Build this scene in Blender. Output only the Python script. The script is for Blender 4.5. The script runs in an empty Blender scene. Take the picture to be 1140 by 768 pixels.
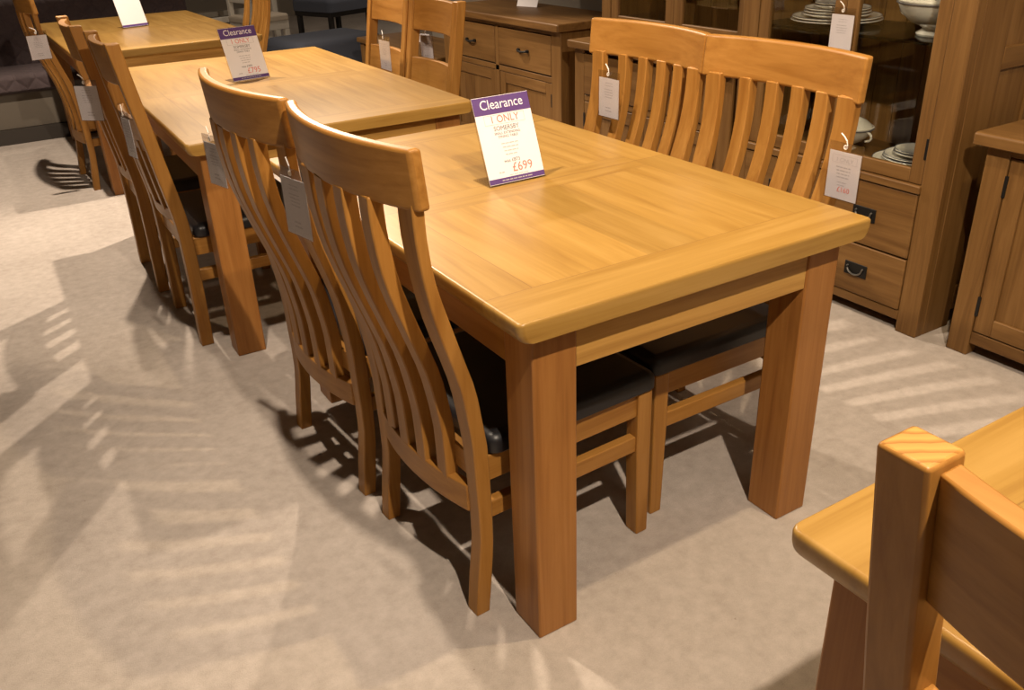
import bpy, bmesh, math, random
from mathutils import Vector, Matrix
random.seed(7)
S = bpy.context.scene
COL = S.collection
PI = math.pi

# ------------------------------------------------------------------ camera
cam_d = bpy.data.cameras.new('camera')
cam = bpy.data.objects.new('camera', cam_d); COL.objects.link(cam); S.camera = cam
YAW, PITCH, ROLL, FPX = 0.5401, 0.4721, -0.0393, 979.2
f = Vector((math.sin(YAW)*math.cos(PITCH), math.cos(YAW)*math.cos(PITCH), -math.sin(PITCH)))
r0 = Vector((math.cos(YAW), -math.sin(YAW), 0)); u0 = r0.cross(f)
r = math.cos(ROLL)*r0 + math.sin(ROLL)*u0; u = -math.sin(ROLL)*r0 + math.cos(ROLL)*u0
cam.matrix_world = Matrix(((r.x, u.x, -f.x, -0.7573), (r.y, u.y, -f.y, -1.1933), (r.z, u.z, -f.z, 1.4422), (0, 0, 0, 1)))
cam_d.sensor_width = 36; cam_d.lens = FPX/1140*36; cam_d.clip_start = 0.02

# ------------------------------------------------------------------ world, lights, exposure
w = bpy.data.worlds.new('world'); S.world = w; w.use_nodes = True
w.node_tree.nodes['Background'].inputs[0].default_value = (1.0, 0.78, 0.58, 1)
w.node_tree.nodes['Background'].inputs[1].default_value = 0.05
S.view_settings.view_transform = 'Standard'; S.view_settings.look = 'None'
S.view_settings.gamma = 1; S.view_settings.exposure = 0.0; S.view_settings.use_curve_mapping = False
CEIL = 2.9
WARM = (1.0, 0.82, 0.64)
SPOTS = [  # x, y, watts, aim x, aim y, cone degrees, colour, where it hangs
    (-0.31, 1.05, 240, 0.95, 0.9, 96, 0, 'above the gap between the nearest table chairs'),
    (-0.22, -1.45, 335, 0.25, -0.9, 150, 0, 'above the near side of the aisle'),
    (-0.20, 4.00, 350, 0.30, 4.15, 94, 0, 'above the left side of the farthest table'),
    (1.02, 4.05, 430, -0.45, 0.9, 104, 0, 'above the right side of the farthest table'),
    (0.80, -0.35, 120, 0.75, -0.6, 110, 1, 'above the near end of the nearest table'),
    (0.9, 6.6, 60, 1.0, 6.4, 150, 0, 'added as fill above the quilted bench'),  # extra lamp added to brighten the bench area
]
def spot(x, y, wt, ax, ay, cone, hue, where):
    d = bpy.data.lights.new('spot_lamp', 'SPOT'); d.energy = wt; d.color = (WARM, (1.0, 0.76, 0.48))[hue]
    d.spot_size = math.radians(cone); d.spot_blend = (1.0 if cone == 96 else 0.3); d.shadow_soft_size = 0.03
    o = bpy.data.objects.new('spot_lamp', d); COL.objects.link(o); o.location = (x, y, 2.8)
    o.rotation_euler = (Vector((ax, ay, 0)) - Vector((x, y, 2.8))).to_track_quat('-Z', 'Y').to_euler()
for a in SPOTS: spot(*a)
FILL = [(1.2, -2.6, 9), (-0.6, 8.5, 6), (4.0, 8.0, 25)]  # added soft fill from ceiling height, not real panel fixtures
for (x, y, wt) in FILL:
    d = bpy.data.lights.new('added_fill_light', 'AREA'); d.energy = wt; d.color = (1.0, 0.82, 0.64)
    d.shape = 'RECTANGLE'; d.size = 1.2; d.size_y = 1.2
    o = bpy.data.objects.new('added_fill_light', d); COL.objects.link(o); o.location = (x, y, CEIL-0.03)

# ------------------------------------------------------------------ material helpers
class NT:
    def __init__(s, name):
        s.m = bpy.data.materials.new(name); s.m.use_nodes = True; s.t = s.m.node_tree; s.n = s.t.nodes
        s.b = s.n['Principled BSDF']
    def node(s, typ, **kw):
        n = s.n.new(typ)
        for k, v in kw.items(): setattr(n, k, v)
        return n
    def link(s, a, b): s.t.links.new(a, b)
    def val(s, sock, v):
        if hasattr(v, 'is_linked'): s.link(v, sock)
        else: sock.default_value = v
    def math(s, op, a, b=None, c=None):
        n = s.node('ShaderNodeMath', operation=op); s.val(n.inputs[0], a)
        if b is not None: s.val(n.inputs[1], b)
        if c is not None: s.val(n.inputs[2], c)
        return n.outputs[0]
    def mix(s, fac, a, b, mode='MIX'):
        n = s.node('ShaderNodeMix', data_type='RGBA', blend_type=mode)
        s.val(n.inputs[0], fac); s.val(n.inputs[6], a); s.val(n.inputs[7], b)
        return n.outputs[2]
    def ramp(s, fac, stops):
        n = s.node('ShaderNodeValToRGB'); e = n.color_ramp.elements
        while len(e) < len(stops): e.new(0.5)
        for i, (p, c) in enumerate(stops): e[i].position = p; e[i].color = (*c, 1)
        s.link(fac, n.inputs[0]); return n.outputs[0]
    def noise(s, vec, scale, detail=4, rough=.55, dist=0.0):
        n = s.node('ShaderNodeTexNoise'); n.inputs['Scale'].default_value = scale
        n.inputs['Detail'].default_value = detail; n.inputs['Roughness'].default_value = rough
        n.inputs['Distortion'].default_value = dist
        if vec is not None: s.link(vec, n.inputs['Vector'])
        return n.outputs['Fac']
    def obj(s, seed=True):
        tc = s.node('ShaderNodeTexCoord')
        if not seed: return tc.outputs['Object']
        oi = s.node('ShaderNodeObjectInfo')
        mu = s.math('MULTIPLY', oi.outputs['Random'], 37.0)
        cb = s.node('ShaderNodeCombineXYZ')
        for i in range(3): s.link(mu, cb.inputs[i])
        va = s.node('ShaderNodeVectorMath', operation='ADD'); s.link(tc.outputs['Object'], va.inputs[0]); s.link(cb.outputs[0], va.inputs[1])
        return va.outputs[0]
    def scale(s, vec, sc):
        n = s.node('ShaderNodeMapping'); s.link(vec, n.inputs[0]); n.inputs['Scale'].default_value = sc
        return n.outputs[0]
    def bump(s, h, strength, dist=0.002):
        n = s.node('ShaderNodeBump'); n.inputs['Strength'].default_value = strength; n.inputs['Distance'].default_value = dist
        s.link(h, n.inputs['Height']); s.link(n.outputs[0], s.b.inputs['Normal'])

def grain(nt, vec, axis, light, mid, dark):
    k = {'x': (1.2, 16, 16), 'y': (16, 1.2, 16), 'z': (16, 16, 1.2)}[axis]
    k2 = {'x': (2.5, 110, 110), 'y': (110, 2.5, 110), 'z': (110, 110, 2.5)}[axis]
    a = nt.noise(nt.scale(vec, k), 1.0, 5, .6, 1.2)
    b = nt.noise(nt.scale(vec, k2), 1.0, 3, .6, .3)
    h = nt.math('ADD', nt.math('MULTIPLY', a, .72), nt.math('MULTIPLY', b, .28))
    c = nt.ramp(h, [(0.34, dark), (0.50, mid), (0.66, light)])
    return c, h
OAK = ((0.385, 0.226, 0.058), (0.33, 0.186, 0.040), (0.255, 0.132, 0.025))
PALEOAK = ((0.55, 0.32, 0.085), (0.46, 0.25, 0.060), (0.33, 0.165, 0.036))
CHAIROAK = ((0.39, 0.190, 0.044), (0.325, 0.150, 0.030), (0.25, 0.105, 0.018))
OAKD = ((0.20, 0.104, 0.032), (0.155, 0.077, 0.021), (0.105, 0.048, 0.012))
REDOAK = ((0.38, 0.172, 0.045), (0.32, 0.136, 0.032), (0.235, 0.092, 0.020))
def wood(name, axis, pal, rough=.42):
    nt = NT(name); v = nt.obj(); c, h = grain(nt, v, axis, *pal)
    if axis == 'z':   # growth rings on sawn ends
        ov = nt.obj(False); sp = nt.node('ShaderNodeSeparateXYZ'); nt.link(ov, sp.inputs[0])
        dx = nt.math('ADD', sp.outputs[0], .18); dy = nt.math('MULTIPLY', sp.outputs[1], .9)
        rr = nt.math('SQRT', nt.math('ADD', nt.math('MULTIPLY', dx, dx), nt.math('MULTIPLY', dy, dy)))
        rr = nt.math('ADD', rr, nt.math('MULTIPLY', nt.noise(ov, 25, 2), .012))
        saw = nt.math('FRACT', nt.math('MULTIPLY', rr, 85.0))
        ce = nt.ramp(saw, [(0.0, pal[2]), (0.18, pal[1]), (0.45, tuple(min(1, q*1.25) for q in pal[0])), (1.0, pal[0])])
        ge = nt.node('ShaderNodeNewGeometry'); sn = nt.node('ShaderNodeSeparateXYZ'); nt.link(ge.outputs['Normal'], sn.inputs[0])
        c = nt.mix(nt.math('GREATER_THAN', sn.outputs[2], .8), c, ce)
    nt.link(c, nt.b.inputs['Base Color']); nt.b.inputs['Roughness'].default_value = rough; nt.b.inputs['Specular IOR Level'].default_value = .32
    nt.bump(h, .12, .001); return nt.m
W = {a: wood('honey_oak_'+a, a, CHAIROAK) for a in 'xyz'}
WP = {a: wood('pale_oak_'+a, a, PALEOAK) for a in 'xyz'}
WD = {a: wood('rustic_oak_'+a, a, OAKD, .5) for a in 'xyz'}
WR = {a: wood('leg_oak_'+a, a, REDOAK) for a in 'xyz'}

def table_top_mat(name, x0, x1, y0, y1, e, s, pal=OAK, cross=.06, joints=(.5,)):
    nt = NT(name); v = nt.obj(False)
    sp = nt.node('ShaderNodeSeparateXYZ'); nt.link(v, sp.inputs[0]); X, Y = sp.outputs[0], sp.outputs[1]
    cx, cy = (x0+x1)/2, (y0+y1)/2
    ax = nt.math('ABSOLUTE', nt.math('SUBTRACT', X, cx)); ay = nt.math('ABSOLUTE', nt.math('SUBTRACT', Y, cy))
    hx, hy = (x1-x0)/2, (y1-y0)/2
    end = nt.math('GREATER_THAN', ay, hy-e)
    side = nt.math('GREATER_THAN', ax, hx-s)
    cr = nt.math('MULTIPLY', nt.math('LESS_THAN', ay, cross), nt.math('SUBTRACT', 1.0, side))
    gx = nt.math('MAXIMUM', end, cr)
    cX, hX = grain(nt, v, 'x', *pal); cY, hY = grain(nt, v, 'y', *pal)
    # staves of the centre panels, each with its own tone
    sid = nt.math('FLOOR', nt.math('DIVIDE', nt.math('SUBTRACT', X, x0+s), (x1-x0-2*s)/5))
    pid = nt.math('GREATER_THAN', Y, cy)
    wn = nt.node('ShaderNodeTexWhiteNoise', noise_dimensions='2D')
    cb = nt.node('ShaderNodeCombineXYZ'); nt.link(sid, cb.inputs[0]); nt.link(nt.math('ADD', pid, nt.math('MULTIPLY', side, 5.0)), cb.inputs[1]); nt.link(cb.outputs[0], wn.inputs['Vector'])
    tone = nt.math('ADD', nt.math('MULTIPLY', wn.outputs['Value'], .20), .90)
    toneg = nt.node('ShaderNodeCombineColor')
    for i in range(3): nt.link(tone, toneg.inputs[i])
    cY = nt.mix(1.0, cY, toneg.outputs[0], 'MULTIPLY')
    c = nt.mix(gx, cY, cX)
    # seams between boards
    def near(val, at, wd=.0011): return nt.math('LESS_THAN', nt.math('ABSOLUTE', nt.math('SUBTRACT', val, at)), wd)
    seam = near(ay, hy-e)
    ins = nt.math('LESS_THAN', ay, hy-e)
    seam = nt.math('MAXIMUM', seam, nt.math('MULTIPLY', near(ax, hx-s), ins))
    seam = nt.math('MAXIMUM', seam, near(Y, cy, .0016))
    seam = nt.math('MAXIMUM', seam, nt.math('MULTIPLY', near(ay, cross, .0008), nt.math('LESS_THAN', ax, hx-s)))
    c = nt.mix(nt.math('MULTIPLY', seam, .55), c, (0.16, 0.07, 0.02, 1))
    nt.link(c, nt.b.inputs['Base Color']); nt.b.inputs['Roughness'].default_value = .36
    nt.bump(nt.math('SUBTRACT', nt.mix(gx, hY, hX), nt.math('MULTIPLY', seam, 1.5)), .12, .001)
    return nt.m

def plain(name, col, rough=.5, metal=0, coat=0):
    nt = NT(name); v = nt.obj()
    n = nt.noise(v, 30, 2)
    c = nt.mix(nt.math('MULTIPLY', n, .16), (*col, 1), (*[x*.7 for x in col], 1))
    nt.link(c, nt.b.inputs['Base Color']); nt.b.inputs['Roughness'].default_value = rough
    nt.b.inputs['Metallic'].default_value = metal; nt.b.inputs['Coat Weight'].default_value = coat
    return nt.m
def leather():
    nt = NT('black_leather'); v = nt.obj()
    vo = nt.node('ShaderNodeTexVoronoi'); vo.inputs['Scale'].default_value = 420; nt.link(v, vo.inputs['Vector'])
    nt.b.inputs['Base Color'].default_value = (0.010, 0.010, 0.012, 1); nt.b.inputs['Roughness'].default_value = .42
    nt.bump(vo.outputs['Distance'], .25, .0006); return nt.m
LEATHER = leather()
PAPER = plain('white_card', (0.86, 0.84, 0.86), .6)
PURPLE = plain('purple_print', (0.105, 0.05, 0.21), .5)
INK = plain('grey_ink', (0.16, 0.15, 0.17), .6)
PALEINK = plain('pale_grey_ink', (0.46, 0.44, 0.46), .6)
RED = plain('red_print', (0.72, 0.20, 0.16), .6)
WHITEINK = plain('white_print', (0.9, 0.87, 0.92), .6)
STRING = plain('white_string', (0.85, 0.80, 0.74), .8)
BLACKM = plain('black_iron', (0.018, 0.017, 0.016), .45, .6)
STEEL = plain('aged_steel', (0.22, 0.21, 0.19), .38, .9)
CHINA = plain('white_china', (0.80, 0.77, 0.70), .14, 0, .3)
RIM = plain('dark_china_rim', (0.10, 0.10, 0.12), .3)
WHITEP = plain('white_paint', (0.68, 0.64, 0.56), .5)
BEIGEF = plain('beige_fabric', (0.50, 0.43, 0.34), .9)
BLUEF = plain('blue_grey_fabric', (0.075, 0.085, 0.115), .9)
DARKLEG = plain('black_wood', (0.012, 0.010, 0.010), .5)
BASEG = plain('taupe_panel', (0.125, 0.105, 0.080), .7)
KICK = plain('dark_kickboard', (0.035, 0.028, 0.022), .7)
YELLOW = plain('yellow_print', (0.65, 0.50, 0.10), .5)
def glass(name, tint, ior_fac=.06, rough=0.02):
    nt = NT(name); nt.n.remove(nt.b)
    tr = nt.node('ShaderNodeBsdfTransparent'); tr.inputs[0].default_value = (*tint, 1)
    gl = nt.node('ShaderNodeBsdfGlossy'); gl.inputs['Roughness'].default_value = rough
    fr = nt.node('ShaderNodeLayerWeight')
    fac = nt.math('ADD', nt.math('MULTIPLY', nt.math('POWER', fr.outputs['Facing'], 4.0), .5), ior_fac*.5)
    mx = nt.node('ShaderNodeMixShader'); nt.link(fac, mx.inputs[0]); nt.link(tr.outputs[0], mx.inputs[1]); nt.link(gl.outputs[0], mx.inputs[2])
    nt.link(mx.outputs[0], nt.n['Material Output'].inputs[0]); return nt.m
GLASS = glass('clear_glass', (0.93, 0.94, 0.92))
PLASTIC = glass('clear_plastic', (0.90, 0.89, 0.89), rough=.12)
SHELFG = glass('glass_shelf', (0.35, 0.38, 0.34), rough=.08)
def carpet():
    nt = NT('beige_carpet'); v = nt.obj(False)
    a = nt.noise(v, 420, 3, .7); b = nt.noise(v, 26, 5, .65); d = nt.noise(v, 2.2, 3, .5)
    fl = nt.noise(v, 130, 4, .8)
    h = nt.math('ADD', nt.math('MULTIPLY', a, .35), nt.math('ADD', nt.math('MULTIPLY', b, .40), nt.math('MULTIPLY', d, .25)))
    c = nt.ramp(h, [(0.36, (0.36, 0.313, 0.272)), (0.5, (0.455, 0.402, 0.355)), (0.64, (0.545, 0.487, 0.437))])
    vo = nt.node('ShaderNodeTexVoronoi'); vo.inputs['Scale'].default_value = 11; nt.link(v, vo.inputs['Vector'])
    sp = nt.math('MULTIPLY', nt.math('LESS_THAN', vo.outputs['Distance'], .035), nt.math('GREATER_THAN', fl, .52))
    c = nt.mix(nt.math('MULTIPLY', sp, .55), c, (0.14, 0.10, 0.07, 1))
    nt.link(c, nt.b.inputs['Base Color']); nt.b.inputs['Roughness'].default_value = .95
    nt.b.inputs['Specular IOR Level'].default_value = .1
    nt.bump(nt.math('ADD', a, fl), .5, .004); return nt.m
def quilt():
    nt = NT('quilted_plum_fabric'); v = nt.obj(False)
    sp = nt.node('ShaderNodeSeparateXYZ'); nt.link(v, sp.inputs[0])
    zy = nt.math('SUBTRACT', sp.outputs[2], sp.outputs[1])
    def wv(sgn):
        q = nt.math('ADD', nt.math('MULTIPLY', sp.outputs[0], 1.0), nt.math('MULTIPLY', zy, sgn))
        fr = nt.math('FRACT', nt.math('MULTIPLY', q, 7.5)); return nt.math('ABSOLUTE', nt.math('SUBTRACT', fr, .5))
    m = nt.math('MINIMUM', nt.math('SUBTRACT', .5, wv(1.0)), nt.math('SUBTRACT', .5, wv(-1.0)))
    n = nt.noise(v, 60, 3)
    nt.link(nt.mix(n, (0.052, 0.036, 0.040, 1), (0.088, 0.063, 0.064, 1)), nt.b.inputs['Base Color'])
    nt.b.inputs['Roughness'].default_value = .85
    nt.bump(nt.math('SMOOTH_MIN', m, .2, .1), 1.0, .03); return nt.m
CARPET, QUILT = carpet(), quilt()
WALLM = plain('warm_painted_wall', (0.30, 0.26, 0.21), .8)
CEILM = plain('white_ceiling_paint', (0.22, 0.21, 0.20), .9)

# ------------------------------------------------------------------ geometry helpers
def obj(name, bm, mat, parent=None, bevel=0.0, smooth=False, seg=2):
    bmesh.ops.recalc_face_normals(bm, faces=bm.faces[:])
    me = bpy.data.meshes.new(name); bm.to_mesh(me); bm.free()
    for m_ in (mat if isinstance(mat, (list, tuple)) else [mat]): me.materials.append(m_)
    if smooth or bevel:
        for p in me.polygons: p.use_smooth = True
        me.set_sharp_from_angle(angle=math.radians(42))
    o = bpy.data.objects.new(name, me); COL.objects.link(o)
    if bevel:
        b = o.modifiers.new('bevel', 'BEVEL'); b.width = bevel; b.segments = seg; b.limit_method = 'ANGLE'; b.angle_limit = math.radians(50)
    if bevel or smooth:
        wn = o.modifiers.new('weighted_normals', 'WEIGHTED_NORMAL'); wn.keep_sharp = True; wn.weight = 90
    if parent: o.parent = parent
    return o
def tag(o, label, cat, group=None):
    o['label'] = label; o['category'] = cat
    if group: o['group'] = group
    return o
def thing(name, label, cat, loc=(0, 0, 0), rz=0, group=None):
    o = bpy.data.objects.new(name, None); COL.objects.link(o); o.location = loc; o.rotation_euler = (0, 0, rz)
    o.empty_display_size = .1
    return tag(o, label, cat, group)
def dup(root, loc, rz, label, group=None):
    def cp(o, par):
        c = o.copy(); COL.objects.link(c); c.parent = par
        for ch in [q for q in children[o.name]]: cp(ch, c)
        return c
    children = {}
    def reg(o):
        children[o.name] = [q for q in S.objects if q.parent == o]
        for q in children[o.name]: reg(q)
    reg(root)
    c = cp(root, None); c.location = loc; c.rotation_euler = (0, 0, rz); c['label'] = label
    if group: c['group'] = group
    return c
def box(bm, x0, x1, y0, y1, z0, z1, mi=0):
    v = [bm.verts.new(p) for p in ((x0,y0,z0),(x1,y0,z0),(x1,y1,z0),(x0,y1,z0),(x0,y0,z1),(x1,y0,z1),(x1,y1,z1),(x0,y1,z1))]
    for q in ((0,3,2,1),(4,5,6,7),(0,1,5,4),(1,2,6,5),(2,3,7,6),(3,0,4,7)):
        fc = bm.faces.new([v[i] for i in q]); fc.material_index = mi
    return v
def B(*a):
    bm = bmesh.new(); box(bm, *a); return bm
def boxes(*L):
    bm = bmesh.new()
    for a in L: box(bm, *a)
    return bm
def sweep(bm, rings):
    """rings: list of 4-point lists"""
    R = [[bm.verts.new(p) for p in q] for q in rings]; n = len(rings[0])
    for a, b in zip(R, R[1:]):
        for i in range(n): bm.faces.new((a[i], a[(i+1) % n], b[(i+1) % n], b[i]))
    bm.faces.new(R[0][::-1]); bm.faces.new(R[-1])
def interp(tab, z):
    """smooth (Catmull-Rom) look-up in a table of rows (z, a, b, ...)"""
    n = len(tab)
    if z <= tab[0][0]: return tab[0][1:]
    if z >= tab[-1][0]: return tab[-1][1:]
    i = max(k for k in range(n-1) if tab[k][0] <= z)
    z0, z1 = tab[i][0], tab[i+1][0]; t = (z-z0)/(z1-z0); out = []
    for c in range(1, len(tab[0])):
        p1, p2 = tab[i][c], tab[i+1][c]
        m1 = ((tab[i+1][c]-tab[i-1][c])/(tab[i+1][0]-tab[i-1][0]) if i > 0 else (p2-p1)/(z1-z0))*(z1-z0)
        m2 = ((tab[i+2][c]-tab[i][c])/(tab[i+2][0]-tab[i][0]) if i < n-2 else (p2-p1)/(z1-z0))*(z1-z0)
        out.append((2*t**3-3*t*t+1)*p1+(t**3-2*t*t+t)*m1+(-2*t**3+3*t*t)*p2+(t**3-t*t)*m2)
    return out
def lathe(prof, seg=36, sx=1.0, sy=1.0):
    bm = bmesh.new(); R = []
    for (rr, z) in prof:
        R.append([bm.verts.new((rr*sx*math.cos(2*PI*k/seg), rr*sy*math.sin(2*PI*k/seg), z)) for k in range(seg)])
    for a, b in zip(R, R[1:]):
        for k in range(seg): bm.faces.new((a[k], a[(k+1) % seg], b[(k+1) % seg], b[k]))
    bm.faces.new(R[0][::-1]); bm.faces.new(R[-1]); return bm
def tube(pts, rad, n=8, closed=False):
    bm = bmesh.new(); pts = [Vector(p) for p in pts]; R = []
    for i, p in enumerate(pts):
        a = pts[i-1] if (i > 0 or closed) else pts[0]; b = pts[(i+1) % len(pts)] if (i < len(pts)-1 or closed) else pts[-1]
        t = (b-a).normalized(); s = t.cross(Vector((0.13, 0.2, 1))).normalized(); q = t.cross(s)
        R.append([bm.verts.new(p+rad*(math.cos(2*PI*k/n)*s+math.sin(2*PI*k/n)*q)) for k in range(n)])
    L = list(zip(R, R[1:])) + ([(R[-1], R[0])] if closed else [])
    for a, b in L:
        for k in range(n): bm.faces.new((a[k], a[(k+1) % n], b[(k+1) % n], b[k]))
    if not closed: bm.faces.new(R[0][::-1]); bm.faces.new(R[-1])
    return bm
def slab(x0, x1, y0, y1, z0, z1, rad=.012, top=.018, topy=.005, bot=.003, under=None):
    """board with small plan corners; under: how far the x0/x1 edges are rounded away below"""
    bm = bmesh.new(); pts = []; mx, my = (x0+x1)/2, (y0+y1)/2; hx, hy = (x1-x0)/2, (y1-y0)/2
    for cx, cy, a0 in ((x1-rad, y1-rad, 0), (x0+rad, y1-rad, 90), (x0+rad, y0+rad, 180), (x1-rad, y0+rad, 270)):
        for k in range(7):
            a = math.radians(a0+15*k); pts.append((cx+rad*math.cos(a)-mx, cy+rad*math.sin(a)-my))
    rings = []; dg = math.radians
    if under:
        zm = z1-top-.003; prof = [(under*(1-math.cos(dg(a))), 0, zm-(zm-z0)*math.sin(dg(a))) for a in (90, 75, 60, 45, 30, 15, 0)]
    else: prof = [(bot, bot, z0), (0, 0, z0+bot)]
    for (ix, iy, z) in prof + [(top*(1-math.cos(dg(a))), topy*(1-math.cos(dg(a))), z1-top+top*math.sin(dg(a))) for a in (0, 15, 30, 45, 60, 75, 90)]:
        rings.append([bm.verts.new((mx+X*(hx-ix)/hx, my+Y*(hy-iy)/hy, z)) for X, Y in pts])
    n = len(pts)
    for a, b in zip(rings, rings[1:]):
        for k in range(n): bm.faces.new((a[k], a[(k+1) % n], b[(k+1) % n], b[k]))
    bm.faces.new(rings[0][::-1]); bm.faces.new(rings[-1]); return bm
def cushion(x0, x1, y0, y1, z0, z1, rad=.02, nx=14, ny=14, dome=.006, taper=0.0):
    """soft pad: super-ellipsoid like rounded box; taper narrows the x0 end"""
    bm = bmesh.new(); top = []; n = 5
    def ring(ins, z, k=0):
        L = []
        rr = rad*1.3
        for cx, cy, a0 in ((x1-rr, y1-rr, 0), (x0+rr, y1-rr, 90), (x0+rr, y0+rr, 180), (x1-rr, y0+rr, 270)):
            for q in range(6):
                a = math.radians(a0+18*q); X = cx+(rr-ins)*math.cos(a); Y = cy+(rr-ins)*math.sin(a)
                ym = (y0+y1)/2; fct = 1-taper*(x1-X)/(x1-x0); L.append(bm.verts.new((X, ym+(Y-ym)*fct, z)))
        return L
    R = [ring(.006, z0), ring(0, z0+.006)]
    for a in range(0, 91, 15):
        t = math.radians(a); R.append(ring(rad*(1-math.cos(t)), z1-rad+rad*math.sin(t)))
    R.append(ring(rad*1.25, z1+dome*.5))
    for a, b in zip(R, R[1:]):
        for k in range(len(a)): bm.faces.new((a[k], a[(k+1) % len(a)], b[(k+1) % len(a)], b[k]))
    bm.faces.new(R[0][::-1]); bm.faces.new(R[-1]); return bm

# ------------------------------------------------------------------ the room
def struct(name, bm, mat):
    o = obj(name, bm, mat); o['kind'] = 'structure'; return o
struct('floor', B(-4.2, 6.2, -4.2, 12.2, -0.1, 0), CARPET)
struct('ceiling', B(-4.2, 6.2, -4.2, 12.2, CEIL, CEIL+.1), CEILM)
struct('wall_back', B(-4.2, 6.2, 12, 12.2, 0, CEIL), WALLM)
struct('wall_front', B(-4.2, 6.2, -4.2, -4, 0, CEIL), WALLM)
struct('wall_left', B(-4.2, -4, -4, 12, 0, CEIL), WALLM)
struct('wall_right', B(6, 6.2, -4, 12, 0, CEIL), WALLM)
struct('wall_partition', B(2.56, 2.68, -4, 5.85, 0, CEIL), WALLM)

# ------------------------------------------------------------------ tables
def table(name, label, W_, L_, H, t, s=.1, o=.044, oy=.040, oe=.040, leg=WR, rad=.014, e=.125, sd=.11, mat=None):
    """local origin: outer corner of the near-left leg"""
    T = thing(name, label, 'table', group=None)
    x0, x1, y0, y1 = -o, W_+o, -oy, L_+oe
    obj('tabletop', slab(x0, x1, y0, y1, H-t, H, rad, top=.007, topy=.004, under=.020), table_top_mat('extending_top_'+str(round(L_*100)), x0, x1, y0, y1, e, sd), T, smooth=True)
    for (a, b) in ((0, 0), (W_-s, 0), (0, L_-s), (W_-s, L_-s)):
        obj('leg', B(a, a+s, b, b+s, 0, H-t-.002), leg['z'], T, bevel=.004)
    ap = .100; d = .022; i = .003; z1 = H-t-.002
    obj('end_apron', B(s, W_-s, i, i+d, z1-ap, z1), WP['x'], T, bevel=.002)
    obj('end_apron', B(s, W_-s, L_-i-d, L_-i, z1-ap, z1), WP['x'], T, bevel=.002)
    obj('side_apron', B(i, i+d, s, L_-s, z1-ap, z1), W['y'], T, bevel=.002)
    obj('side_apron', B(W_-i-d, W_-i, s, L_-s, z1-ap, z1), W['y'], T, bevel=.002)
    return T
T1 = table('dining_table', 'nearest long oak dining table, with the £699 clearance sign standing on it', .8224, 1.318, .786, .043, o=.050, oy=.038, oe=.020)
T2 = table('dining_table', 'oak dining table second in the row, bearing the £795 sign, behind the nearest table', .945, 1.68, .78, .040)
T2.location = (-.151, 1.7285, 0); T2.rotation_euler = (0, 0, math.radians(-1.6))
T3 = table('dining_table', 'oak dining table farthest back in the row, in front of the dark quilted bench', .93, 1.70, .78, .040)
T3.location = (-.15, 4.14, 0)
TN = table('dining_table', 'oak dining table at the bottom right, cut off by the frame, only one corner shown', .85, 1.30, .78, .042, rad=.016)
TN.location = (-.031, -2.0, 0)

# ------------------------------------------------------------------ slat-back chair
POST = [(0, .000, .034), (.10, .010, .046), (.20, .022, .055), (.35, .020, .055), (.44, .017, .052), (.50, .010, .043), (.58, -.002, .030),
        (.65, -.021, .009), (.745, -.050, -.020), (.83, -.068, -.044), (.917, -.080, -.056), (.985, -.083, -.058)]
def post_y(z): return .235 if z < .40 else .235+.020*(z-.40)/.58
def slat_chair(label):
    T = thing('dining_chair', label, 'chair')
    zs = [0, .05, .1, .15, .2, .27, .35, .4, .44, .48, .52, .56, .6, .65, .7, .745, .79, .83, .87, .917, .95, .985]
    for sg in (-1, 1):
        bm = bmesh.new(); rings = []
        for z in zs:
            a, b = interp(POST, z); yo = post_y(z); yi = yo-.042
            yi = yo-.041-.015*max(0, min(1, (z-.35)/.35))
            rings.append([(a, sg*yi, z), (b, sg*yi, z), (b, sg*yo, z), (a, sg*yo, z)])
        sweep(bm, rings); obj('back_post', bm, W['z'], T, bevel=.003)
    def bow(y, k): return -k*(1-(y/.25)**2)
    # top rail
    bm = bmesh.new(); rings = []
    for k in range(25):
        y = -.267+.534*k/24; xb = bow(y, .042)
        c = -.074+xb
        rings.append([(c-.012+.004, y, .972), (c+.014+.004, y, .972), (c+.014-.006, y, 1.0816), (c-.012-.006, y, 1.0816)])
    sweep(bm, rings); obj('top_rail', bm, W['y'], T, bevel=.007, seg=3)
    # lower back rail
    bm = bmesh.new(); rings = []
    for k in range(17):
        y = -.196+.392*k/16; xb = bow(y, .040)+.012; a = .022+xb
        rings.append([(a, y, .262), (a+.024, y, .262), (a+.024, y, .330), (a, y, .330)])
    sweep(bm, rings); obj('lower_back_rail', bm, W['y'], T, bevel=.003)
    for k in range(4):
        q = (k+1)/5*2-1; bm = bmesh.new(); rings = []
        for z in [.322, .38, .44, .48, .52, .56, .6, .65, .7, .745, .79, .83, .87, .917, .95, .98]:
            a, b = interp(POST, z); yc = q*(.197+.022*(z-.33)/.65); hw = .0205
            xc = (a+b)/2+bow(yc, .040)+(.012 if z < .5 else .012*max(0, (1-(z-.5)/.3)))
            rings.append([(xc-.0155, yc-hw, z), (xc+.0155, yc-hw, z), (xc+.0155, yc+hw, z), (xc-.0155, yc+hw, z)])
        sweep(bm, rings); obj('slat', bm, W['z'], T, bevel=.003)
    front_part(T, .235, .51)
    return T
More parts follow.
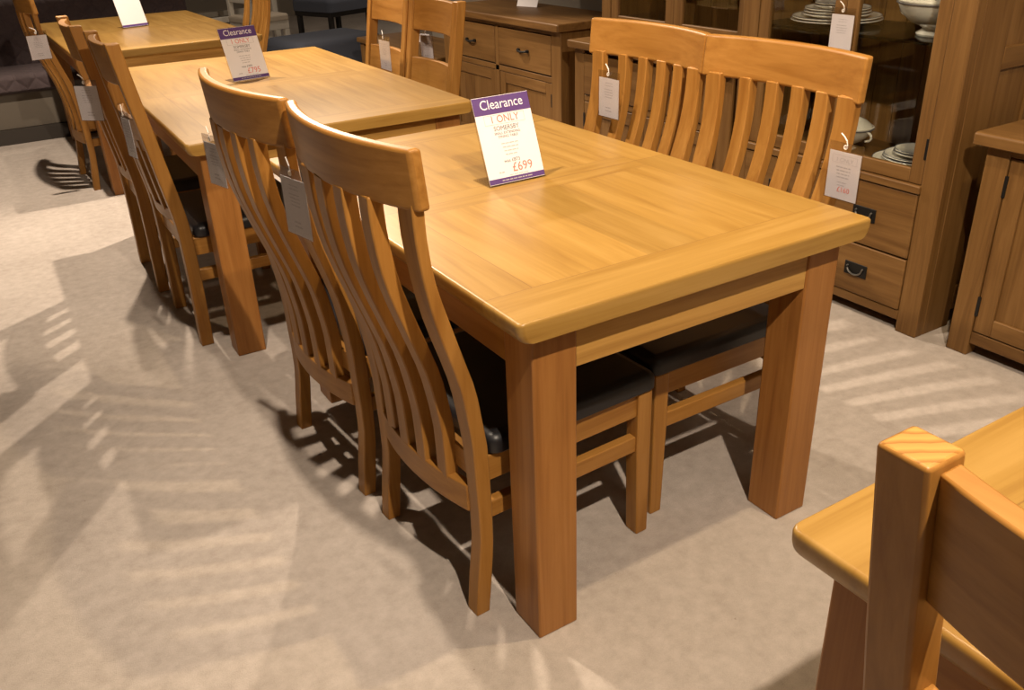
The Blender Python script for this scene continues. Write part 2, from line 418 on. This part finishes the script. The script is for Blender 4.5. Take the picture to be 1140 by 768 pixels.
def front_part(T, wf, df, rear_in=.042, xr=.05):
    for sg in (-1, 1):
        yo = sg*wf; yi = sg*(wf-.042)
        bm = bmesh.new(); t = .007
        rings = [[(df-.042+t, yi, 0), (df, yi, 0), (df, yo, 0), (df-.042+t, yo, 0)], [(df-.042, yi, .25), (df, yi, .25), (df, yo, .25), (df-.042, yo, .25)],
                 [(df-.042, yi, .408), (df, yi, .408), (df, yo, .408), (df-.042, yo, .408)]]
        sweep(bm, rings); obj('front_leg', bm, W['z'], T, bevel=.003)
        ya, yb = sorted((sg*(wf-.008), sg*(wf-.032)))
        obj('side_rail', B(xr-.004, df-.04, ya, yb, .345, .408), W['x'], T, bevel=.002)
        obj('side_stretcher', B(xr-.004, df-.038, ya, yb, .247, .290), W['x'], T, bevel=.003)
    obj('front_rail', B(df-.032, df-.008, -wf+.04, wf-.04, .345, .408), W['y'], T, bevel=.002)
    obj('rear_rail', B(xr-.022, xr, -wf+.045, wf-.045, .350, .408), W['y'], T, bevel=.002)
    obj('seat', cushion(xr+.006, df+.014, -wf-.006, wf+.006, .409, .455, rad=.021), LEATHER, T, smooth=True)
A = slat_chair('nearest slat-back oak chair on the left side of the nearest table')
A.location = (-.0912, .3683, 0); A.rotation_euler = (0, 0, .046)
Bc = dup(A, (-.1233, .9291, 0), .0577, 'slat-back oak chair second along the left side of the nearest table')
Cc = dup(A, (.9833, .434, 0), PI+.0024, 'slat-back oak chair right of the nearest table, £160 tag at its near post')
Dc = dup(A, (.985, .9695, 0), PI+.003, 'slat-back oak chair right of the nearest table with a tag on its slats')
Fc = dup(A, (-.24, 4.56, 0), .03, 'slat-back oak chair at the left side of the farthest table, shown at the top left')
Gc = dup(A, (1.02, 4.98, 0), PI, 'slat-back oak chair at the right side of the farthest table, behind the £795 sign')

# ------------------------------------------------------------------ square-post chair with open back
GP = [(0, .000, .044), (.25, .004, .048), (.43, .002, .046), (.50, -.004, .040), (.58, -.017, .028), (.68, -.032, .012), (.786, -.047, -.004), (.88, -.063, -.020), (1.075, -.093, -.050)]
def open_chair(label):
    T = thing('dining_chair', label, 'chair')
    zs = [0, .12, .25, .35, .43, .47, .5, .54, .58, .63, .68, .73, .786, .83, .88, .95, 1.0, 1.075]
    for sg in (-1, 1):
        bm = bmesh.new(); rings = []
        for z in zs:
            a, b = interp(GP, z); yo = .226; yi = .182
            rings.append([(a, sg*yi, z), (b, sg*yi, z), (b, sg*yo, z), (a, sg*yo, z)])
        sweep(bm, rings); obj('back_post', bm, W['z'], T, bevel=.004)
    def curved(name, z0, z1, th, k):
        bm = bmesh.new(); rings = []
        a0, b0 = interp(GP, z0); a1, b1 = interp(GP, z1)
        for i in range(17):
            y = -.184+.368*i/16; bw = -k*(1-(y/.184)**2)
            m0 = (a0+b0)/2+.004+bw; m1 = (a1+b1)/2+.004+bw
            rings.append([(m0-th/2, y, z0), (m0+th/2, y, z0), (m1+th/2, y, z1), (m1-th/2, y, z1)])
        sweep(bm, rings); obj(name, bm, W['y'], T, bevel=.003)
    curved('top_rail', .938, 1.066, .024, .026)
    curved('middle_rail', .715, .826, .022, .024)
    curved('lower_back_rail', .462, .51, .022, .026)
    for q in (-.095, 0, .095):
        bm = bmesh.new(); rings = []
        for z in [.50, .54, .58, .63, .68, .748]:
            a, b = interp(GP, z); xc = (a+b)/2+.004-.029*(1-(q/.184)**2)
            rings.append([(xc-.009, q-.022, z), (xc+.009, q-.022, z), (xc+.009, q+.022, z), (xc-.009, q+.022, z)])
        sweep(bm, rings); obj('slat', bm, W['z'], T, bevel=.002)
    front_part(T, .226, .48, xr=.048)
    return T
E1 = open_chair('square-post oak chair left of the second table, beside its near left leg')
E1.location = (-.24, 2.115, 0)
E2 = dup(E1, (-.255, 2.74, 0), -.02, 'square-post oak chair second along the left side of the second table, white tag on it')
R1 = dup(E1, (.965, 2.30, 0), PI-.02, 'square-post oak chair right of the second table, nearest the £699 sign')
R2 = dup(E1, (.985, 2.79, 0), PI-.02, 'square-post oak chair right of the second table, farther of its pair')
N1 = dup(E1, (-.166, -1.098, 0), 0, 'square-post oak chair at the bottom right corner, its end-grain post top closest of all')
N1.scale = (1.03, 1.0, 1.006)

# ------------------------------------------------------------------ printed signs and tags
def text(name, body, size, mat, parent, x, z, y=-.0012, align='CENTER', sx=1.0):
    cu = bpy.data.curves.new(name, 'FONT'); cu.body = body; cu.size = size; cu.align_x = align; cu.extrude = .00008; cu.resolution_u = 3
    t = bpy.data.objects.new(name, cu); COL.objects.link(t)
    dg = bpy.context.evaluated_depsgraph_get(); me = bpy.data.meshes.new_from_object(t.evaluated_get(dg))
    bpy.data.objects.remove(t); me.materials.clear(); me.materials.append(mat)
    me.transform(Matrix.Translation((x, y, z)) @ Matrix.Rotation(PI/2, 4, 'X') @ Matrix.Scale(sx, 4, (1, 0, 0)))
    o = bpy.data.objects.new(name, me); COL.objects.link(o); o.parent = parent
    return o
def lines(parent, L, mat, y=-.0011, name='small_print'):
    bm = bmesh.new()
    for (x0, x1, z0, z1) in L: box(bm, x0, x1, y-.0001, y+.0001, z0, z1)
    return obj(name, bm, mat, parent)
def words(cx, z, width, h, k):
    """one line of print too small to read, as a row of word-length strokes"""
    rn = random.Random(k); L = []; x = cx-width/2
    while x < cx+width/2-.003:
        wd = min(rn.uniform(.006, .014), cx+width/2-x); L.append((x, x+wd, z, z+h)); x += wd+.0022
    return L
def sign(label, price, was, loc, rz, w_=.165, h_=.222, name_line=None, full=True):
    T = thing('price_sign', label, 'sign', loc, rz)
    tilt = bpy.data.objects.new('sign_panel', None)
    bpy.data.objects.remove(tilt)
    lean = math.radians(21)
    M = Matrix.Rotation(-lean, 4, 'X')
    def put(o): o.matrix_local = M; return o
    put(obj('acrylic_holder', B(-w_/2-.003, w_/2+.003, .0016, .0040, 0, h_+.004), PLASTIC, T))
    obj('holder_foot', B(-w_/2-.003, w_/2+.003, 0, .085, 0, .0022), PLASTIC, T)
    card = put(obj('card', B(-w_/2, w_/2, -.0008, .0012, .004, h_), PAPER, T))
    def add(o): o.parent = card
    hb = h_*.80
    lines(card, [(-w_/2, w_/2, hb, h_-.001)], PURPLE, name='purple_header', y=-.0009)
    lines(card, [(-w_/2, w_/2, .005, .005+h_*.058)], PURPLE, name='purple_footer', y=-.0009)
    if not full: return T
    text('header_lettering', 'Clearance', .034, WHITEINK, card, 0, hb+.013, sx=.92)
    lines(card, words(0, .010, .09, .0026, 3), PALEINK, name='footer_lettering', y=-.0013)
    text('red_lettering', '1 ONLY', .026, RED, card, 0, h_*.70, sx=.95)
    bx, bz0, bz1 = w_*.36, h_*.68, h_*.785
    lines(card, [(-bx, bx, bz0, bz0+.0008), (-bx, bx, bz1, bz1+.0008), (-bx, -bx+.0008, bz0, bz1), (bx-.0008, bx, bz0, bz1)], PALEINK, name='box_outline')
    text('range_lettering', 'SOMERSBY', .0165, INK, card, 0, h_*.61, sx=.95)
    text('type_lettering', 'SMALL EXTENDING\nDINING TABLE', .0088, INK, card, 0, h_*.565)
    L = []
    for k in range(4): L += words(0, h_*(.455-.042*k), .050-.004*k, .0022, 11+k)
    lines(card, L, PALEINK)
    text('old_price_lettering', 'was £'+was, .0125, INK, card, -.004, h_*.245)
    text('price_lettering', '£'+price, .032, RED, card, .022, h_*.13, sx=.95)
    lines(card, words(-.040, h_*.135, .018, .003, 31), PALEINK, name='now_print')
    lines(card, words(0.01, h_*.095, .06, .0016, 5), PALEINK, name='note_print')
    return T
sign('purple and white clearance sign priced £699 on the nearest table', '699', '873', (.403, .678, .787), 0)
sign('purple and white clearance sign priced £795 on the second table', '795', '989', (.325, 2.68, .781), math.radians(9))
sign('clearance sign on the farthest table, white and cut off at the top', '', '', (.32, 5.10, .781), math.radians(14), full=False)

def price_tag(label, top, d, body=None, w_=.088, h_=.135, string=True, lean=0.0, group=None):
    """top: middle of the sleeve's upper edge; d: direction (x, y) of the card's right-hand side as read"""
    rz = math.atan2(d[1], d[0]); T = thing('price_tag', label, 'price tag', top, rz, group)
    T.rotation_euler = (0, lean, rz)
    card = obj('card', B(-w_/2+.004, w_/2-.004, -.0006, .0006, -h_+.002, -.022), PAPER, T)
    obj('plastic_sleeve', boxes((-w_/2, w_/2, -.0012, -.0008, -h_, 0), (-w_/2, w_/2, .0008, .0012, -h_, 0)), PLASTIC, T)
    zt = -.022
    L = []
    if body:
        text('price_lettering', '£'+body, .018, RED, card, .006, -h_+.020, y=-.0008)
        text('heading_lettering', '1 ONLY', .014, PALEINK, card, 0, zt-.024, y=-.0008)
        b = w_*.36
        lines(card, [(-b, b, zt-.027, zt-.0264), (-b, b, zt-.009, zt-.0084), (-b, -b+.0006, zt-.027, zt-.009), (b-.0006, b, zt-.027, zt-.009)], PALEINK, y=-.0008, name='box_outline')
        for k in range(4): L += words(0, zt-.038-.008*k, .042-.003*k, .0028, 7+k)
        for k in range(2): L += words(0, zt-.074-.007*k, .026, .002, 17+k)
    else:
        for k in range(2): L += words(0, zt-.016-.008*k, .036, .002, 5+k)
        for k in range(4): L += words(0, zt-.036-.008*k, .044-.003*k, .0026, 7+k)
        for k in range(2): L += words(0, -h_+.030-.010*k, .030, .0036, 27+k)
    lines(card, L, PALEINK, y=-.0008)
    if string:
        obj('string', tube([(0, -.003, -.010), (.006, -.006, -.004), (.002, -.004, .006), (-.010, 0, .014), (-.022, .004, .019)], .0016, 6), STRING, T, smooth=True)
        obj('knot', tube([(.0045*math.cos(a), -.004, -.009+.0045*math.sin(a)) for a in [2*PI*k/12 for k in range(12)]], .0014, 6, True), STRING, T, smooth=True)
    return T
price_tag('white £160 price tag in a clear sleeve on the near post of the right-hand chair', (.982, .142, .897), (.02, -1), '160', w_=.097, h_=.138)
price_tag('white price tag on the slats of the farther right-hand chair at the nearest table', (.990, 1.065, .942), (.02, -1), w_=.105, h_=.145)
price_tag('pale price tag hanging between the two left-hand chairs of the nearest table', (-.212, .583, .953), (.2, -1), w_=.105, h_=.15)
price_tag('pale price tag seen nearly edge-on beyond the left chairs, over the second table leg', (-.215, 1.238, .900), (.25, -1), w_=.095, h_=.14)
price_tag('pale price tag on the top left slat-back chair, before the dark bench', (-.325, 4.28, .895), (1, .0), w_=.105, h_=.145)
price_tag('pale price tag hung on the second square-post chair left of the second table', (-.352, 2.475, .893), (.6, -.55), w_=.1, h_=.15)
price_tag('clear-sleeved price tag edge-on at the near left square-post chair', (-.322, 1.905, .868), (.2, -1), w_=.075, h_=.15)
price_tag('pale price tag between the two square-post chairs right of the second table', (.925, 2.625, .905), (.0, -1), w_=.12, h_=.15)
price_tag('grey price tag seen through the open back of the chair before the sideboard', (1.075, 2.50, .925), (.35, -1), w_=.08, h_=.14)

# ------------------------------------------------------------------ cabinets along the right
def bail_handle(parent, x, y, z):
    h = obj('handle', B(x-.004, x, y-.048, y+.048, z-.025, z+.025), BLACKM, parent, bevel=.002)
    pts = [(x-.010, y+.032*math.cos(a), z+.008+.026*math.sin(a)) for a in [PI+PI*k/12 for k in range(13)]]
    obj('bail', tube([(x-.004, y-.032, z+.010)]+pts+[(x-.004, y+.032, z+.010)], .0034, 8), STEEL, h, smooth=True)
def bar_handle(parent, x, y, z):
    pts = [(x, y-.045, z), (x-.014, y-.042, z), (x-.020, y-.028, z-.003), (x-.021, y, z-.005), (x-.020, y+.028, z-.003), (x-.014, y+.042, z), (x, y+.045, z)]
    h = obj('handle', tube(pts, .006, 8), BLACKM, parent, smooth=True)
    for s_ in (-1, 1): obj('end_boss', lathe([(.004, -.009), (.010, -.006), (.010, .006), (.004, .009)], 14), BLACKM, h, smooth=True).location = (x-.007, y+s_*.045, z)
def frame_door(parent, x, y0, y1, z0, z1, st=.06, glazed=False, th=.022, hinge=None, wm=WD):
    """door in the plane x..x+th facing -x"""
    d = obj('door', B(x, x+th, y0, y0+st, z0, z1), wm['z'], parent, bevel=.003)
    obj('door_stile', B(x, x+th, y1-st, y1, z0, z1), wm['z'], d, bevel=.003)
    obj('door_rail', B(x, x+th, y0+st, y1-st, z0, z0+st), wm['y'], d, bevel=.003)
    obj('door_rail', B(x, x+th, y0+st, y1-st, z1-st, z1), wm['y'], d, bevel=.003)
    if glazed:
        obj('glass_pane', B(x+th*.45, x+th*.45+.003, y0+st, y1-st, z0+st, z1-st), GLASS, d)
    else:
        obj('panel', B(x+.009, x+th-.004, y0+st-.001, y1-st+.001, z0+st-.001, z1-st+.001), wm['z'], d)
    if hinge is not None:
        for z in (z0+.09, z1-.09) if not glazed else (z0+.12, z1-.14):
            obj('hinge', B(x-.003, x+.004, hinge-.006, hinge+.006, z-.034, z+.034), BLACKM, d)
    return d
def drawer(parent, x, y0, y1, z0, z1, hs, kind, wm=WD):
    d = obj('drawer', B(x-.004, x+.02, y0, y1, z0, z1), wm['y'], parent, bevel=.004)
    for y in hs: (bail_handle if kind == 'bail' else bar_handle)(d, x-.004, y, (z0+z1)/2)
    return d
def plank_back(nm, parent, x, y0, y1, z0, z1, n, wm=WD):
    bm = bmesh.new(); wd = (y1-y0)/n
    for k in range(n): box(bm, x, x+.012, y0+k*wd+.0015, y0+(k+1)*wd-.0015, z0, z1)
    box(bm, x+.012, x+.016, y0, y1, z0, z1)
    return obj(nm, bm, wm['z'], parent, bevel=.0015)

# --- display cabinet with two glazed doors
def display_cabinet():
    T = thing('display_cabinet', 'tall oak display cabinet with china behind glazed doors over two drawers', 'cabinet', (1.875, .437, 0), math.radians(0))
    D, Wd, H = .44, .945, 1.95
    for y in (0, Wd-.08):
        obj('front_stile', B(0, .045, y, y+.08, 0, H-.03), WD['z'], T, bevel=.004)
    for ya, s_ in ((0.0, 1), (Wd-.03, -1)):
        for xa, xb in ((.045, .19), (D-.07, D)): obj('side_stile', B(xa, xb, ya, ya+.03, 0, H-.03), WD['z'], T, bevel=.003)
        for za, zb in ((.06, .15), (.895, .965), (H-.12, H-.03)): obj('side_rail', B(.19, D-.07, ya, ya+.03, za, zb), WD['x'], T, bevel=.003)
        yp = ya+.010
        obj('side_panel', B(.185, D-.065, yp, yp+.01, .10, H-.05), WD['z'], T)
    obj('bottom_rail', B(0, .03, .08, Wd-.08, .042, .078), WD['y'], T, bevel=.003)
    obj('waist_rail', B(-.010, .05, .076, Wd-.076, .506, .534), WD['y'], T, bevel=.004)
    obj('cabinet_floor', B(.03, D-.02, .03, Wd-.03, .505, .530), WD['y'], T)
    obj('drawer_case', B(.025, D-.02, .03, Wd-.03, .05, .50), WD['y'], T)
    obj('cornice', B(-.03, D+.0, -.015, Wd+.006, H-.03, H), WD['y'], T, bevel=.006)
    plank_back('back_panel', T, D-.03, .03, Wd-.03, .53, H-.03, 9)
    drawer(T, 0, .082, Wd-.082, .080, .268, (.275, .68), 'bail')
    drawer(T, 0, .082, Wd-.082, .274, .503, (.275, .68), 'bail')
    frame_door(T, .004, .082, Wd/2-.001, .536, H-.05, st=.048, glazed=True, hinge=.082)
    frame_door(T, .004, Wd/2+.001, Wd-.082, .536, H-.05, st=.048, glazed=True, hinge=Wd-.082)
    obj('glass_shelf', B(.05, D-.035, .032, Wd-.032, .966, .976), SHELFG, T)
    obj('glass_shelf', B(.05, D-.035, .032, Wd-.032, 1.40, 1.41), SHELFG, T)
    return T
display_cabinet()
# --- china
def plate(rad, label, loc, group):
    t = thing('plate', label, 'plate', loc, 0, group)
    obj('dish', lathe([(rad*.55, 0), (rad*.62, .002), (rad*.97, .013), (rad, .016), (rad*.985, .019), (rad*.66, .008), (rad*.1, .006)], 40), CHINA, t, smooth=True)
    obj('rim', tube([(rad*.985*math.cos(a), rad*.985*math.sin(a), .0188) for a in [2*PI*k/48 for k in range(48)]], .0016, 5, True), RIM, t, smooth=True)
    return t
def stack(x, y, z, rads, where, g):
    for k, rr in enumerate(rads):
        if k == 0: pos = 'bottom plate'
        elif k == len(rads)-1: pos = 'top plate'
        else: pos = ['', 'second plate up', 'third plate up', 'fourth plate up', 'fifth plate up', 'sixth plate up'][k]
        plate(rr, 'white dark-rimmed %s of the stack %s' % (pos, where), (x, y, z), g); z += .0095
    return z
stack(2.10, 1.125, .9765, [.165, .16, .125, .12, .118, .085, .083], 'on the upper glass shelf of the cabinet', 'plates stacked on the upper shelf')
stack(2.10, .70, .5305, [.15, .115, .112, .08, .078], 'on the cabinet floor at the right', 'plates stacked on the cabinet floor')
def tureen(label, loc, s_=1.0, lid=True, handles=True, sx=1.0):
    t = thing('soup_tureen', label, 'tureen', loc)
    obj('bowl', lathe([(.075*s_, 0), (.078*s_, .006*s_), (.060*s_, .020*s_), (.062*s_, .026*s_), (.105*s_, .045*s_), (.135*s_, .075*s_), (.148*s_, .105*s_), (.152*s_, .112*s_), (.145*s_, .113*s_), (.05*s_, .106*s_)], 44, sx, 1), CHINA, t, smooth=True)
    obj('rim_line', tube([(.1505*s_*sx*math.cos(a), .1505*s_*math.sin(a), .105*s_) for a in [2*PI*k/48 for k in range(48)]], .0018, 5, True), RIM, t, smooth=True)
    if lid:
        l = obj('lid', lathe([(.142*s_, .112*s_), (.140*s_, .120*s_), (.110*s_, .140*s_), (.06*s_, .155*s_), (.012*s_, .160*s_)], 40, sx, 1), CHINA, t, smooth=True)
        obj('lid_knob', lathe([(.010, .158*s_), (.008, .168*s_), (.030, .176*s_), (.032, .181*s_), (.012, .188*s_)], 20), CHINA, l, smooth=True)
    if handles:
        for sg in (-1, 1):
            obj('handle', tube([(0, sg*(.135*s_+.03*s_*math.sin(a)), .075*s_+.022*s_*math.cos(a)) for a in [PI*k/10 for k in range(11)]], .006*s_, 8), CHINA, t, smooth=True)
    return t
tureen('large white lidded tureen on the upper glass shelf, at its right end', (2.09, .685, .9765))
tureen('small white oval serving dish with handles on the cabinet floor', (2.09, 1.02, .5305), .78, lid=True, sx=.8)
price_tag('cream price card hanging on the meeting stiles of the glazed cabinet doors', (1.862, .905, 1.065), (0, -1), w_=.10, h_=.165, string=True)

# --- second, glazed hutch on a drawer base
def hutch():
    T = thing('display_dresser', 'oak dresser with glazed hutch, between the china cabinet and the sideboard', 'dresser', (1.895, 1.425, 0))
    D, Wd = .46, 1.09
    for y in (0, Wd-.08): obj('front_stile', B(0, .045, y, y+.08, 0, .765), WD['z'], T, bevel=.004)
    for ya in (0.0, Wd-.03): obj('side_panel', boxes((.045, D, ya, ya+.03, .05, .765), (D-.06, D, ya, ya+.03, 0, .05)), WD['z'], T, bevel=.003)
    obj('bottom_rail', B(0, .03, .08, Wd-.08, .045, .085), WD['y'], T, bevel=.003)
    obj('middle_rail', B(0.002, .03, .08, Wd-.08, .515, .545), WD['y'], T, bevel=.003)
    obj('carcass', B(.025, D-.01, .03, Wd-.03, .05, .76), WD['y'], T)
    obj('base_top', slab(-.03, D+.0, -.008, Wd+.025, .765, .80, .006, .006, .006), WD['y'], T, smooth=True)
    m = Wd/2
    drawer(T, 0, .083, m-.003, .548, .745, (m/2+.04,), 'bar'); drawer(T, 0, m+.003, Wd-.083, .548, .745, (m*1.5-.04,), 'bar')
    frame_door(T, 0, .083, m-.002, .088, .512, hinge=.083); frame_door(T, 0, m+.002, Wd-.083, .088, .512, hinge=Wd-.083)
    # hutch
    x = .15; H = 1.95
    for y in (0.02, Wd-.09): obj('hutch_stile', B(x, x+.04, y, y+.07, .80, H-.03), WD['z'], T, bevel=.003)
    for ya in (0.02, Wd-.045): obj('hutch_side', B(x+.04, D, ya, ya+.025, .80, H-.03), WD['z'], T)
    obj('cornice', B(x-.03, D, .0, Wd+.01, H-.03, H), WD['y'], T, bevel=.005)
    plank_back('hutch_back', T, D-.03, .045, Wd-.045, .80, H-.03, 9)
    obj('hutch_rail', B(x, x+.03, .09, Wd-.09, .80, .85), WD['y'], T, bevel=.003)
    frame_door(T, x+.002, .093, m-.001, .853, H-.05, st=.055, glazed=True)
    frame_door(T, x+.002, m+.001, Wd-.093, .853, H-.05, st=.055, glazed=True)
    obj('wooden_shelf', B(x+.05, D-.035, .046, Wd-.046, 1.12, 1.138), WD['y'], T)
hutch()

# --- sideboard
def sideboard(name, label, loc, Wd, D, H, ndraw, zd, handle=True, wm=WD, end=.09, over=.02, rz=0, lower='door'):
    T = thing(name, label, 'sideboard', loc, rz)
    for y in (0, Wd-end): obj('front_post', B(0, .05, y, y+end, 0, H-.04), wm['z'], T, bevel=.004)
    for y in (0, Wd-.04): obj('rear_post', B(D-.05, D, y, y+.04, 0, H-.04), wm['z'], T, bevel=.003)
    for ya in (0.006, Wd-.026): obj('side_panel', B(.05, D-.05, ya, ya+.02, .06, H-.04), wm['z'], T, bevel=.002)
    obj('bottom_rail', B(.004, .03, end, Wd-end, .045, .088), wm['y'], T, bevel=.003)
    obj('top_rail', B(.004, .03, end, Wd-end, H-.065, H-.04), wm['y'], T, bevel=.002)
    obj('carcass', B(.025, D-.01, .026, Wd-.026, .05, H-.045), wm['y'], T)
    obj('sideboard_top', slab(-.035, D+.005, -over, Wd+over, H-.04, H, .012, .010, .010), wm['y'], T, smooth=True)
    inner = Wd-2*end; n = ndraw
    for k in range(n):
        a = end+inner*k/n+(.003 if k == 0 else .022); b = end+inner*(k+1)/n-(.003 if k == n-1 else .022)
        if zd < H-.08:
            drawer(T, .004, a, b, zd+.022, H-.068, ((a+b)/2,), 'bar')
            frame_door(T, .004, a, b, .092, zd-.018, hinge=a if k == 0 else b)
        else:
            frame_door(T, .004, a, b, .092, H-.068, hinge=a if k % 2 == 0 else b)
        if k < n-1: obj('centre_post', B(.002, .03, end+inner*(k+1)/n-.019, end+inner*(k+1)/n+.019, .088, H-.06), wm['z'], T, bevel=.002)
    if zd < H-.08: obj('middle_rail', B(.002, .03, end, Wd-end, zd-.015, zd+.015), wm['y'], T, bevel=.002)
    return T
sideboard('sideboard', 'oak sideboard with two drawers over panelled doors, behind the second table chairs', (1.95, 2.715, 0), 1.30, .46, .85, 2, .555)
sideboard('small_cabinet', 'low oak cabinet with panelled doors at the right edge of the photo', (1.905, -.665, 0), 1.0, .42, .745, 2, .745, end=.075, over=.035)
t_ = thing('media_unit', 'low oak unit with a small card on it, seen through the open chair backs', 'unit', (2.02, 4.25, 0))
obj('unit_top', slab(-.02, .45, -.02, 1.34, .465, .5, .010, .008, .008), WD['y'], t_, smooth=True)
obj('front_panel', B(.01, .035, .07, 1.25, .06, .462), WD['y'], t_, bevel=.003)
obj('body', B(.035, .42, .0, 1.32, .05, .462), WD['y'], t_)
for y in (0, 1.25): obj('foot', B(0, .06, y, y+.07, 0, .463), WD['z'], t_, bevel=.003)
for y in (0, 1.25): obj('foot', B(.36, .42, y, y+.07, 0, .052), WD['z'], t_, bevel=.003)
def small_card(label, loc, rz, w_, h_):
    t = thing('ticket', label, 'ticket', loc, rz)
    o = obj('card', B(-w_/2, w_/2, 0, .002, 0, h_), PAPER, t); o.rotation_euler = (math.radians(-20), 0, 0)
    obj('holder_foot', B(-w_/2, w_/2, 0, .05, 0, .002), PLASTIC, t)
small_card('small white price card standing on the low unit', (2.26, 4.95, .5), math.radians(-65), .10, .06)
small_card('white price card standing on top of the sideboard', (2.25, 3.50, .85), math.radians(-75), .16, .12)

# ------------------------------------------------------------------ banquette bench
t_ = thing('banquette_bench', 'long dark quilted banquette bench on a taupe base at the top left', 'bench', (0, 0, 0))
obj('base_panel', B(-2.6, .95, 5.96, 6.56, .10, .34), BASEG, t_, bevel=.004)
obj('kickboard', B(-2.58, .93, 5.93, 6.5, 0, .10), KICK, t_)
obj('seat_cushion', slab(-2.62, .96, 5.90, 6.42, .34, .465, .05, .035, .035, .02), QUILT, t_, smooth=True)
obj('backrest', slab(-2.62, .96, 6.43, 6.62, .34, .895, .04, .035, .035, .01), QUILT, t_, smooth=True)

# ------------------------------------------------------------------ far background furniture
t_ = thing('dining_chair', 'white painted chair with a beige padded seat, beyond the second table', 'chair', (1.93, 7.85, 0), math.radians(12))
obj('seat', cushion(-.22, .22, -.21, .21, .44, .50, .025), BEIGEF, t_, smooth=True)
obj('seat_frame', B(-.21, .21, -.20, .20, .36, .44), WHITEP, t_, bevel=.006)
for a, b in ((-.21, -.20), (.16, -.20), (-.21, .15), (.16, .15)): obj('leg', B(a, a+.05, b, b+.05, 0, .36), WHITEP, t_, bevel=.006)
for b in (-.20, .15): obj('back_post', B(-.21, -.165, b, b+.05, .44, .98), WHITEP, t_, bevel=.006)
obj('top_rail', B(-.205, -.18, -.15, .15, .86, .98), WHITEP, t_, bevel=.006)
obj('middle_rail', B(-.205, -.18, -.15, .15, .62, .68), WHITEP, t_, bevel=.006)
t_ = thing('white_table', 'white painted table with crossing rails, far back above the £795 sign', 'table', (2.0, 9.6, 0), math.radians(8))
obj('table_top', slab(-.6, .6, -.4, .4, .72, .76, .02, .008, .008), WHITEP, t_, smooth=True)
for a, b in ((-.56, -.36), (.5, -.36), (-.56, .3), (.5, .3)): obj('leg', B(a, a+.06, b, b+.06, 0, .72), WHITEP, t_, bevel=.005)
obj('stretcher', boxes((-.52, .52, -.345, -.315, .30, .36), (-.52, .52, .315, .345, .30, .36)), WHITEP, t_, bevel=.005)
t_ = thing('footstool', 'blue-grey upholstered footstool behind the far right corner of the second table', 'stool', (2.05, 6.45, 0), math.radians(10))
obj('upholstery', cushion(-.42, .42, -.32, .32, .10, .43, .06), BLUEF, t_, smooth=True)
for a, b in ((-.36, -.26), (.31, -.26), (-.36, .21), (.31, .21)): obj('foot', B(a, a+.05, b, b+.05, 0, .11), DARKLEG, t_, bevel=.004)
t_ = thing('upholstered_chair', 'grey upholstered chair with slim black legs, far back at the top middle', 'chair', (3.15, 9.0, 0), math.radians(20))
obj('seat', cushion(-.34, .34, -.33, .33, .36, .50, .05), BLUEF, t_, smooth=True)
obj('backrest', cushion(-.34, .34, .24, .38, .48, .95, .05), BLUEF, t_, smooth=True)
obj('seat_frame', B(-.32, .32, -.30, .30, .31, .36), DARKLEG, t_, bevel=.004)
for a, b in ((-.31, -.29), (.26, -.29), (-.31, .24), (.26, .24)): obj('leg', B(a, a+.05, b, b+.05, 0, .31), DARKLEG, t_, bevel=.004)

# ------------------------------------------------------------------ lamp housings in the ceiling
for (x, y, *_r) in SPOTS:
    t_ = thing('ceiling_spotlight', 'round white ceiling spotlight '+_r[-1], 'spotlight', (x, y, CEIL), 0, 'ceiling spotlights')
    obj('housing', lathe([(.055, -.075), (.055, 0), (.02, 0)], 24), WHITEP, t_, smooth=True)
